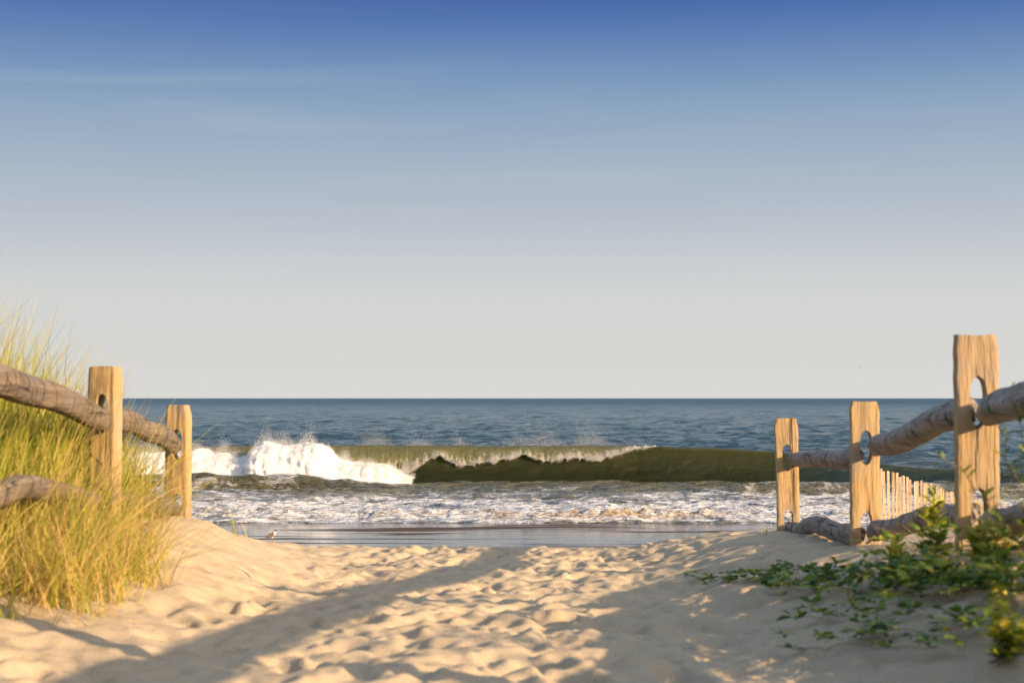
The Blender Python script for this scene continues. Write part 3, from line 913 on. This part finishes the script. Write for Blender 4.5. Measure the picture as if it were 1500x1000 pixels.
# ------------------------------------------------------------------ vegetation
def leaf_mat(name, stops, trans=.35):
    m, nt, b = new_mat(name)
    tn = attr(nt, 'tone').outputs['Fac']
    geo = N(nt, 'ShaderNodeNewGeometry')
    c = ramp(nt, tn, stops)
    c = mixc(nt, .35, c, ramp(nt, noise(nt, geo.outputs['Position'], 38, 3), [(.3, .4), (.7, 1.0)]), 'MULTIPLY')
    nt.links.new(c, b.inputs['Base Color'])
    b.inputs['Roughness'].default_value = .6
    b.inputs['Specular IOR Level'].default_value = .3
    tr = N(nt, 'ShaderNodeBsdfTranslucent'); nt.links.new(c, tr.inputs['Color'])
    mx = N(nt, 'ShaderNodeMixShader'); mx.inputs[0].default_value = trans
    nt.links.new(b.outputs[0], mx.inputs[1]); nt.links.new(tr.outputs[0], mx.inputs[2])
    nt.links.new(mx.outputs[0], nt.nodes['Material Output'].inputs['Surface'])
    return m


m_grass = leaf_mat('grass_blade', [(0, (.09, .16, .012)), (.4, (.27, .33, .025)), (.7, (.48, .42, .07)), (1, (.58, .39, .14))], .4)
m_leaf = leaf_mat('leaf', [(0, (.028, .070, .012)), (.35, (.12, .20, .02)), (.6, (.38, .40, .03)), (1, (.58, .46, .07))], .35)
m_stem, nt, b = new_mat('stem'); b.inputs['Base Color'].default_value = (.20, .14, .06, 1); b.inputs['Roughness'].default_value = .7
m_straw = leaf_mat('straw', [(0, (.30, .19, .07)), (1, (.55, .36, .16))], .2)


def blades(base, az, lean, length, width, tone, seg=6, droop=1.0):
    """vectorised curved blades: base (n,3)"""
    n = len(base)
    t = np.linspace(0, 1, seg)[None, :]
    L = length[:, None]
    ang0 = lean[:, None]; bend = (droop * RNG.uniform(.25, 1.0, n))[:, None]
    ang = ang0 + bend * t ** 1.4
    dt = L / (seg - 1)
    hor = np.concatenate([np.zeros((n, 1)), np.cumsum(np.sin(ang[:, 1:]) * dt, 1)], 1)
    ver = np.concatenate([np.zeros((n, 1)), np.cumsum(np.cos(ang[:, 1:]) * dt, 1)], 1)
    px = base[:, 0:1] + hor * np.cos(az)[:, None]; py = base[:, 1:2] + hor * np.sin(az)[:, None]; pz = base[:, 2:3] + ver
    w = width[:, None] * (1 - t ** 1.8 * .93) * .5
    fa = az + RNG.normal(0, .9, n)
    sx = -np.sin(fa)[:, None] * w; sy = np.cos(fa)[:, None] * w
    A1 = np.stack([px - sx, py - sy, pz], -1); B1 = np.stack([px + sx, py + sy, pz], -1)
    V = np.stack([A1, B1], 2).reshape(-1, 3)
    i = np.arange(n)[:, None] * seg * 2 + np.arange(seg - 1)[None, :] * 2
    Fq = np.stack([i, i + 1, i + 3, i + 2], -1).reshape(-1, 4)
    tn = np.repeat(tone[:, None] + t * .22, 2, 1).reshape(n, seg, 2) if False else np.repeat((tone[:, None] + t * .22)[:, :, None], 2, 2)
    return V, Fq, tn.reshape(-1)


def gz_arr(x, y): return EYE + rel(x, y)


# tall dune grass on the left bank
tx, ty = [], []
cl_n = 2300
cx = RNG.uniform(-4.6, -1.50, cl_n); cy = RNG.uniform(3.6, 9.4, cl_n)
ok = (cx < -1.50 - .18 * np.clip(cy - 6.2, 0, 3)) & (cx > -.40 * cy - .4)
ok &= ~((cy > 7.7) & (cx > -2.3)) & ~((cy > 6.3) & (cx > -1.72))
ok &= ~((cx > -1.62) & (RNG.random(cl_n) < .4))
rt = cx / cy
ok &= ~((rt > -.345) & (cy < 5.25 + .5 * RNG.random(cl_n)))
ok &= ~((rt > -.285) & (rt < -.228) & (cy < 6.7) & (RNG.random(cl_n) < .72))
cx, cy = cx[ok], cy[ok]
nb = 26
bx2 = np.repeat(cx, nb) + RNG.normal(0, .05, len(cx) * nb); by2 = np.repeat(cy, nb) + RNG.normal(0, .05, len(cx) * nb)
n = len(bx2)
sf_h = np.repeat(RNG.uniform(.6, 1.0, len(cx)), nb)
far = np.clip((by2 - 4.5) / 4.5, 0, 1)
edge_ = smooth01(-1.4, -2.4, bx2)
length = RNG.uniform(.42, .96, n) * sf_h * (.45 + .86 * edge_) * (1 - .30 * smooth01(6.4, 8.6, by2)) 
tone = np.clip(RNG.normal(.42, .2, n) + .25 * (RNG.random(n) < .2) + np.repeat(RNG.normal(0, .1, len(cx)), nb), 0, 1)
V, Fq, tn = blades(np.stack([bx2, by2, gz_arr(bx2, by2) - .02], -1), RNG.uniform(0, 6.28, n), np.abs(RNG.normal(.08, .12, n)), length, RNG.uniform(.0035, .0075, n), tone, droop=.7)
parts = [(V, Fq)]; tns = [tn]
# lower tufts on the path side of the rails
c4 = 75
x4 = RNG.uniform(-1.70, -1.33, c4); y4 = RNG.uniform(5.0, 6.3, c4); ok4 = (x4 / y4 < -.262) | (RNG.random(c4) < .25); x4, y4 = x4[ok4], y4[ok4]
x4 = np.repeat(x4, 22) + RNG.normal(0, .04, len(x4) * 22); y4 = np.repeat(y4, 22) + RNG.normal(0, .04, len(y4) * 22)
V, Fq, tn = blades(np.stack([x4, y4, gz_arr(x4, y4) - .02], -1), RNG.uniform(0, 6.28, len(x4)), np.abs(RNG.normal(.15, .2, len(x4))), RNG.uniform(.12, .38, len(x4)), RNG.uniform(.003, .006, len(x4)), np.clip(RNG.normal(.72, .22, len(x4)), 0, 1), droop=1.1)
parts.append((V, Fq)); tns.append(tn)
# arching outer blades that spill over the fence towards the path
n2_ = 800
x2 = RNG.uniform(-2.0, -1.42, n2_); y2 = RNG.uniform(4.9, 7.6, n2_)
ok = ~((y2 > 6.6) & (x2 > -1.7)); x2, y2 = x2[ok], y2[ok]; n2_ = len(x2)
V, Fq, tn = blades(np.stack([x2, y2, gz_arr(x2, y2) - .02], -1), RNG.normal(-.1, .7, n2_), np.abs(RNG.normal(.6, .25, n2_)), RNG.uniform(.3, .75, n2_), RNG.uniform(.003, .006, n2_), np.clip(RNG.normal(.68, .2, n2_), 0, 1), droop=1.5, seg=8)
parts.append((V, Fq)); tns.append(tn)
# dry matted litter at the foot
n3_ = 2600
x3 = RNG.uniform(-2.6, -1.28, n3_); y3 = RNG.uniform(4.7, 7.2, n3_)
ok = x3 < -1.28 - .12 * np.clip(y3 - 5, -1, 3) - .25 * RNG.random(n3_) * (y3 < 4.8) ; x3, y3 = x3[ok], y3[ok]; n3_ = len(x3)
V, Fq, tn = blades(np.stack([x3, y3, gz_arr(x3, y3)], -1), RNG.uniform(0, 6.28, n3_), np.abs(RNG.normal(.9, .4, n3_)), RNG.uniform(.08, .3, n3_), RNG.uniform(.003, .005, n3_), np.clip(RNG.normal(.9, .12, n3_), 0, 1), droop=.9)
parts.append((V, Fq)); tns.append(tn)
V, Fq = merge(parts)
o = link('dune_grass', mesh_np('dune_grass', V, Fq, smooth=False, attrs={'tone': np.concatenate(tns)}), m_grass)
tag(o, 'tall yellow green dune grass crowding the left fence', kind='stuff')


def grass_tuft(pt, n, hgt_, label, spread=.04, tone_=.5, lean_=.3, name='grass_tuft', group=None, az0=None, droop=1.0):
    b0 = np.stack([pt.x + RNG.normal(0, spread, n), pt.y + RNG.normal(0, spread, n), np.full(n, pt.z - .01)], -1)
    az = RNG.uniform(0, 6.28, n) if az0 is None else RNG.normal(az0, .5, n)
    V, Fq, tn = blades(b0, az, np.abs(RNG.normal(lean_, .2, n)), RNG.uniform(.5, 1, n) * hgt_, RNG.uniform(.003, .0055, n), np.clip(RNG.normal(tone_, .15, n), 0, 1), seg=8, droop=droop)
    V = V - np.array(pt[:])
    o = bpy.data.objects.new(name, mesh_np(name, V, Fq, smooth=False, attrs={'tone': tn})); COL.objects.link(o)
    o.data.materials.append(m_grass); o.location = pt
    return tag(o, label, 'grass', group)


grass_tuft(Vector((-1.47, 8.45, ground(-1.47, 8.45))), 9, .20, 'small isolated grass tuft on the sand crest right of the left fence', .02, .5)
grass_tuft(ground_at(215, 835), 16, .75, 'long arching grass stems trailing over the sand at the lower left', .05, .55, 1.05, az0=.05, droop=.75)
grass_tuft(ground_at(150, 860), 14, .65, 'sprawling green stems lying on the sand below the dune grass', .05, .4, 1.15, az0=-.2, droop=.6)
grass_tuft(ground_at(8, 905), 10, .10, 'tiny green sprig at the left edge of the sand', .02, .3)
grass_tuft(Vector((1.54, 9.5, ground(1.54, 9.5))), 7, .13, 'thin dark stalks beside the foot of the farthest right post', .02, .7, .2)
grass_tuft(Vector((2.05, 6.6, ground(2.05, 6.6))), 26, .36, 'grass clump seen through the lower hole of the nearest right post', .06, .45, .2)
grass_tuft(Vector((2.25, 6.9, ground(2.25, 6.9))), 14, .40, 'sparse grass stalks right of the nearest right post', .10, .6, .15)


def leaf_set(C, D, size, wid, curl=.25):
    """folded leaves: C base points, D directions (n,3), size (n,)"""
    n = len(C)
    D = D / np.linalg.norm(D, axis=1)[:, None]
    up = np.tile(np.array([[0, 0, 1.]]), (n, 1)) + RNG.normal(0, .35, (n, 3))
    s_ = np.cross(D, up); s_ /= np.maximum(np.linalg.norm(s_, axis=1)[:, None], 1e-6)
    nn__ = np.cross(s_, D)
    tt_ = [0, .22, .5, .78, 1.0]; ww = [.06, .75, 1.0, .62, .03]
    L = size[:, None]
    Vs = []
    for t, w in zip(tt_, ww):
        mid = C + D * L * t - nn__ * L * curl * t * t
        wv_ = s_ * L * wid * .5 * w
        Vs += [mid - wv_ + nn__ * L * .05 * w, mid, mid + wv_ + nn__ * L * .05 * w]
    V = np.stack(Vs, 1).reshape(-1, 3)
    f = []
    for i in range(4):
        for j in range(2):
            a = i * 3 + j; f.append((a, a + 1, a + 4, a + 3))
    Fq = (np.arange(n) * 15)[:, None, None] + np.array(f)[None]
    return V, Fq.reshape(-1, 4)


def leafy_plant(name, base, nst, hgt_, label, cat='plant', lsize=.06, wid=.3, spread=.5, per=22, tone_=.45, group=None, bush=False, lean=None, stemr=.0028):
    root = empty(name, base)
    tag(root, label, cat, group)
    sp_, cs, ds, ss, tns = [], [], [], [], []
    for k in range(nst):
        az = random.uniform(0, 6.28); ln = abs(random.gauss(0, spread))
        dirv = Vector((math.cos(az) * ln, math.sin(az) * ln, 1)).normalized()
        if lean is not None: dirv = (dirv + Vector(lean) * random.uniform(.5, 1.2)).normalized()
        h = hgt_ * random.uniform(.6, 1.05)
        path = [Vector(base) + dirv * h * t + Vector((math.cos(az), math.sin(az), -.6)) * (.18 * h * ln * t * t) + Vector((random.gauss(0, .01), random.gauss(0, .01), 0)) for t in np.linspace(-.05, 1, 8)]
        sp_.append(tube(path, np.linspace(stemr, stemr * .4, 8), 5))
        pa = np.array([p[:] for p in path])
        m = int(per * random.uniform(.8, 1.2))
        tt = np.sort(RNG.uniform(.12 if not bush else .2, 1, m))
        for i, t in enumerate(tt):
            q = t * 7; j = min(int(q), 6); p = pa[j] + (pa[j + 1] - pa[j]) * (q - j)
            a2 = i * 2.4 + random.random()
            dv = np.array([math.cos(a2), math.sin(a2), .35 + .8 * t])
            cs.append(p); ds.append(dv); ss.append(lsize * random.uniform(.6, 1.15) * (1 - .35 * t)); tns.append(min(1, max(0, random.gauss(tone_, .2) + .15 * (t - .5))))
    V, Fq = merge(sp_)
    link('stem', mesh_np('stem', V, Fq), m_stem, root)
    V, Fq = leaf_set(np.array(cs), np.array(ds), np.array(ss), wid)
    link('foliage', mesh_np('foliage', V, Fq, smooth=True, attrs={'tone': np.repeat(np.array(tns), 15)}), m_leaf, root)
    return root


def creeper(path_px, label, lsize=.045, dens=46, tone_=.25, lift=.02, group='creeping vines on the right bank'):
    """vine trailing on the ground through photo pixels"""
    pts = [ground_at(*q) + Vector((0, 0, .008)) for q in path_px]
    P0 = np.array([p[:] for p in pts]); L = np.concatenate([[0], np.cumsum(np.linalg.norm(np.diff(P0, axis=0), axis=1))])
    tot = L[-1]; n = max(12, int(tot / .03)); ts = np.linspace(0, tot, n)
    C = np.stack([np.interp(ts, L, P0[:, i]) for i in range(3)], -1)
    C[:, 0] += .025 * fbm(ts * 4 + tot, ts * 0, oct=2); C[:, 1] += .06 * fbm(ts * 3, ts * 0 + tot, oct=2)
    C[:, 2] = gz_arr(C[:, 0], C[:, 1]) + .014 + .02 * np.abs(vnoise(ts * 7, ts * 0))
    root = empty('creeping_vine', Vector(C[0]))
    tag(root, label, 'vine', group)
    V, Fq = tube(C, .0015, 5)
    link('stem', mesh_np('stem', V, Fq), m_stem, root)
    m = int(tot * dens)
    cs, ds, ss, tn = [], [], [], []
    # leaves sit in small clusters at the nodes of the vine
    nodes = np.sort(RNG.uniform(0, tot, max(3, int(tot * 27))))
    for q in nodes:
        p = np.array([np.interp(q, ts, C[:, i]) for i in range(3)])
        a0 = random.uniform(0, 6.28)
        hh = random.uniform(0, lift * 2.2)
        sz = lsize * random.uniform(.55, 1.2)
        k = random.randint(3, 6)
        for i in range(k):
            a2 = a0 + i * 2 * math.pi / k + random.gauss(0, .3)
            cs.append(p + np.array([math.cos(a2) * .006, math.sin(a2) * .006, hh])); ds.append([math.cos(a2), math.sin(a2), random.uniform(-.1, .9)])
            ss.append(sz * random.uniform(.7, 1.1)); tn.append(min(1, max(0, random.gauss(tone_, .15))))
    V, Fq = leaf_set(np.array(cs), np.array(ds), np.array(ss), .55, .35)
    link('foliage', mesh_np('foliage', V, Fq, attrs={'tone': np.repeat(np.array(tn), 15)}), m_leaf, root)


random.seed(5)
creeper([(1510, 868), (1400, 864), (1280, 858), (1150, 856), (1012, 858)], 'longest dark vine reaching furthest left across the shaded sand', dens=50)
creeper([(1500, 880), (1380, 876), (1260, 872), (1180, 868), (1105, 866)], 'vine with upright leaf clusters just below the longest one', lift=.04)
creeper([(1510, 900), (1380, 888), (1290, 880), (1200, 876), (1130, 882)], 'leafy vine in the middle of the right bank', lift=.03)
creeper([(1500, 935), (1400, 925), (1300, 915), (1220, 915), (1160, 918)], 'sparser vine crossing the sand below the bushy plants', lsize=.04)
creeper([(1500, 950), (1420, 944), (1340, 938), (1240, 946)], 'dense vine with small leaves near the lower right corner', lsize=.038, lift=.03)
creeper([(1430, 972), (1330, 958), (1230, 962), (1135, 966)], 'thin lowest vine with few leaves on the sand at lower right', lsize=.03)
creeper([(1500, 868), (1420, 850), (1330, 846), (1250, 848)], 'thick tangled vine at the foot of the bushy plants', lift=.06, lsize=.04, tone_=.4)
creeper([(1510, 890), (1420, 880), (1350, 888), (1290, 900)], 'vine with yellow-green leaves under the bushy plants', lift=.05, lsize=.04, tone_=.7)

gp = 'leafy plants growing on the right bank'
def gpt(x, y): return Vector((x, y, ground(x, y)))
leafy_plant('leafy_plant', gpt(1.33, 4.95), 3, .29, 'tallest upright leafy plant, its tip in front of the lower rail', lsize=.075, wid=.34, spread=.10, per=40, tone_=.55, group=gp)
leafy_plant('leafy_plant', gpt(1.19, 4.9), 5, .16, 'shorter upright plant with yellow-green shoots left of the tallest one', lsize=.062, wid=.36, spread=.3, per=30, tone_=.75, group=gp)
leafy_plant('leafy_plant', gpt(1.02, 4.75), 2, .21, 'small slim plant at the left end of the bushy growth', lsize=.04, wid=.35, spread=.25, per=12, tone_=.6, group=gp)
leafy_plant('leafy_plant', gpt(1.44, 4.8), 13, .15, 'bushy plant in the middle of the growth before the nearest post', lsize=.055, wid=.42, spread=.8, per=30, tone_=.8, group=gp)
leafy_plant('leafy_plant', gpt(1.24, 4.65), 10, .11, 'low bushy plant in front of the yellow-green shoots', lsize=.05, wid=.45, spread=1.0, per=26, tone_=.62, group=gp)
leafy_plant('leafy_plant', gpt(1.54, 4.6), 12, .17, 'bushy plant with pale yellow leaves near the right edge', lsize=.05, wid=.4, spread=.7, per=24, tone_=.8, group=gp)
leafy_plant('leafy_plant', gpt(1.32, 4.3), 8, .13, 'low dark green plant below the bushy growth', lsize=.042, wid=.5, spread=1.1, per=18, tone_=.3, group=gp)
leafy_plant('leafy_plant', gpt(1.46, 4.15), 7, .17, 'dark leafy plant at the right edge above the corner', lsize=.045, wid=.5, spread=.8, per=20, tone_=.35, group=gp)
leafy_plant('leafy_plant', gpt(1.06, 3.42), 9, .15, 'blurred bright green plant filling the lower right corner', lsize=.045, wid=.5, spread=.7, per=24, tone_=.6, group=gp)
leafy_plant('leafy_plant', gpt(1.26, 3.72), 8, .17, 'blurred green plant at the right edge just above the corner plant', lsize=.045, wid=.5, spread=.7, per=22, tone_=.55, group=gp)
pb = P(1530, 740, 4.0)
leafy_plant('leafy_plant', Vector((pb.x, pb.y, ground(pb.x, pb.y))), 9, .50, 'dark feathery plant tip reaching in from the right edge above the rail', lsize=.06, wid=.22, spread=.3, lean=(-.14, 0, 0), per=34, tone_=.25, group=gp)
# dead yellow stalks in the growth
for (x_, y_, n_, l_) in ((1.36, 4.85, 26, 'straw coloured stalks tangled in the middle of the bushy plants'), (1.55, 4.75, 24, 'dry pinkish stalks at the right edge beside the rail')):
    grass_tuft(gpt(x_, y_), n_ + 14, .34, l_, .07, 1.0, .7, name='dry_stalks')
# bushes on the bank beside the photographer (they shade the right side of the path)
gb = 'bushes on the bank beside the camera'
random.seed(9)
for (x_, y_, h_) in ((2.3, 3.0, .22), (2.1, 1.9, .5), (2.6, 2.3, .40), (2.4, .9, .6), (2.2, 0.0, .65), (3.1, 1.4, .7), (2.7, -1.0, .9)):
    leafy_plant('bush', gpt(x_, y_), 34, h_, 'green leafy bush on the dune behind the right fence, outside the picture', cat='bush', lsize=.06, wid=.5, spread=.8, per=30, tone_=.3, group=gb)

# scattered bits of straw, twig and shell on the path
nl_ = 190
ZR = Z - rel(GX, GY)
lx = RNG.normal(0, 1.0, nl_); ly = RNG.uniform(3.4, 10, nl_)
V, Fq, tn = blades(np.stack([lx, ly, gz_arr(lx, ly) + .004 + np.array([float(np.interp(a, xs, ZR[min(len(ys) - 1, int(np.searchsorted(ys, b_)))])) for a, b_ in zip(lx, ly)])], -1),
                   RNG.uniform(0, 6.28, nl_), RNG.uniform(1.3, 1.6, nl_), RNG.uniform(.012, .055, nl_), RNG.uniform(.003, .007, nl_), RNG.uniform(.0, 1, nl_), droop=.2, seg=4)
m_lit = leaf_mat('litter', [(0, (.06, .04, .025)), (.6, (.22, .14, .07)), (1, (.5, .4, .25))], .1)
o = link('beach_litter', mesh_np('beach_litter', V, Fq, smooth=False, attrs={'tone': tn}), m_lit)
tag(o, 'tiny bits of straw and twig scattered over the sandy path', kind='stuff')

# ------------------------------------------------------------------ gulls
def skin_mesh(name, verts, edges, radii, sub=2, root=0):
    me = bpy.data.meshes.new(name)
    me.from_pydata(verts, edges, [])
    o = bpy.data.objects.new(name, me); COL.objects.link(o)
    sk = o.modifiers.new('skin', 'SKIN'); sk.use_smooth_shade = True
    if not me.skin_vertices:
        bpy.context.view_layer.objects.active = o
    sv = me.skin_vertices[0].data
    for i, r in enumerate(radii): sv[i].radius = (r, r) if isinstance(r, (int, float)) else r
    sv[root].use_root = True
    ss_ = o.modifiers.new('sub', 'SUBSURF'); ss_.levels = sub; ss_.render_levels = sub
    dg = bpy.context.evaluated_depsgraph_get()
    ev = o.evaluated_get(dg)
    m2 = bpy.data.meshes.new_from_object(ev)
    o.modifiers.clear(); o.data = m2
    for p in m2.polygons: p.use_smooth = True
    return o


def flat_mat(name, c, r=.6):
    m, nt, b = new_mat(name)
    geo = N(nt, 'ShaderNodeTexCoord')
    nt.links.new(ramp(nt, noise(nt, geo.outputs['Object'], 60, 3), [(.3, tuple(q * .8 for q in c)), (.7, c)]), b.inputs['Base Color'])
    b.inputs['Roughness'].default_value = r
    return m
mw = flat_mat('white_feathers', (.75, .70, .62)); mg = flat_mat('brown_grey_feathers', (.20, .13, .085)); mk = flat_mat('black_feathers', (.03, .027, .025)); ml = flat_mat('gull_leg', (.30, .12, .06))

feet_d = 44.6
fp = P(398, 790.0, feet_d)
gzb = ground(fp.x, fp.y)
# body axis runs from tail (left) to head (right, looking away from the camera a little)
gv = [(0, 0, .155), (-.07, 0, .125), (-.13, 0, .10), (.05, 0, .185), (.085, 0, .235), (.095, 0, .275), (.125, -.01, .272), (.155, -.014, .262),
      (.015, -.028, .10), (.020, -.028, .05), (.015, -.028, .006), (.05, -.03, .003), (.015, .028, .10), (.020, .028, .05), (.015, .028, .006), (.05, .03, .003)]
ge = [(0, 1), (1, 2), (0, 3), (3, 4), (4, 5), (5, 6), (6, 7), (0, 8), (8, 9), (9, 10), (10, 11), (0, 12), (12, 13), (13, 14), (14, 15)]
gr = [.062, .048, .020, .056, .034, .036, .014, .006, .016, .006, .006, .009, .016, .006, .006, .009]
gb_ = skin_mesh('gull', gv, ge, gr)
gb_.location = (fp.x, fp.y, gzb)
gb_.rotation_euler = (0, 0, math.radians(12)); gb_.scale = (1.06,) * 3
tag(gb_, 'small gull with dark head standing on the sand crest at the left', 'gull')
for m in (mw, mg, mk, ml): gb_.data.materials.append(m)
for p in gb_.data.polygons:
    c = p.center
    if c.z < .07: p.material_index = 3
    elif c.x > .058 and c.z > .245: p.material_index = 2
    elif c.z > .10 and c.x < .05: p.material_index = 1
    elif c.x < -.085: p.material_index = 2
    else: p.material_index = 0
# folded wings lie along the sides
wv_, wf = [], []
for side in (-1, 1):
    nn0 = len(wv_)
    for i, t in enumerate(np.linspace(0, 1, 9)):
        cx_ = .065 - .235 * t; cz_ = .178 - .085 * t
        hgt2 = .050 * math.sin(math.pi * min(1, t * .8 + .18)) + .004
        for j, a in enumerate(np.linspace(-1, 1, 7)):
            wv_.append((cx_ + .01 * a, side * (.040 + .036 * math.cos(a * 1.25) * (1 - t * .75) - .028 * t), cz_ + hgt2 * a))
    for i in range(8):
        for j in range(6):
            a = nn0 + i * 7 + j; wf.append((a, a + 1, a + 8, a + 7))
me = bpy.data.meshes.new('wing'); me.from_pydata(wv_, [], wf)
for p in me.polygons: p.use_smooth = True
wing = bpy.data.objects.new('wing', me); COL.objects.link(wing); wing.parent = gb_
me.materials.append(mg)
md = wing.modifiers.new('s', 'SOLIDIFY'); md.thickness = .006

# two gulls far out over the sea
for (px, py, d_, lab, yaw) in ((1261, 537.5, 230, 'tiny gull flying low in the sky right of centre', .2), ):
    p = P(px, py, d_)
    fv = [(0, 0, 0), (0, -.16, -.01), (0, .14, .02), (0, .22, .03), (-.22, .04, .10), (-.50, -.04, .04), (.22, .04, .13), (.50, -.04, .10)]
    fe = [(0, 1), (0, 2), (2, 3), (0, 4), (4, 5), (0, 6), (6, 7)]
    frr = [.07, .035, .05, .02, (.07, .02), (.02, .01), (.07, .02), (.02, .01)]
    g_ = skin_mesh('flying_gull', fv, fe, frr)
    g_.location = p; g_.scale = (.65,) * 3; g_.rotation_euler = (.1, -.15, yaw)
    tag(g_, lab, 'gull'); g_.data.materials.append(mg)
print('built')
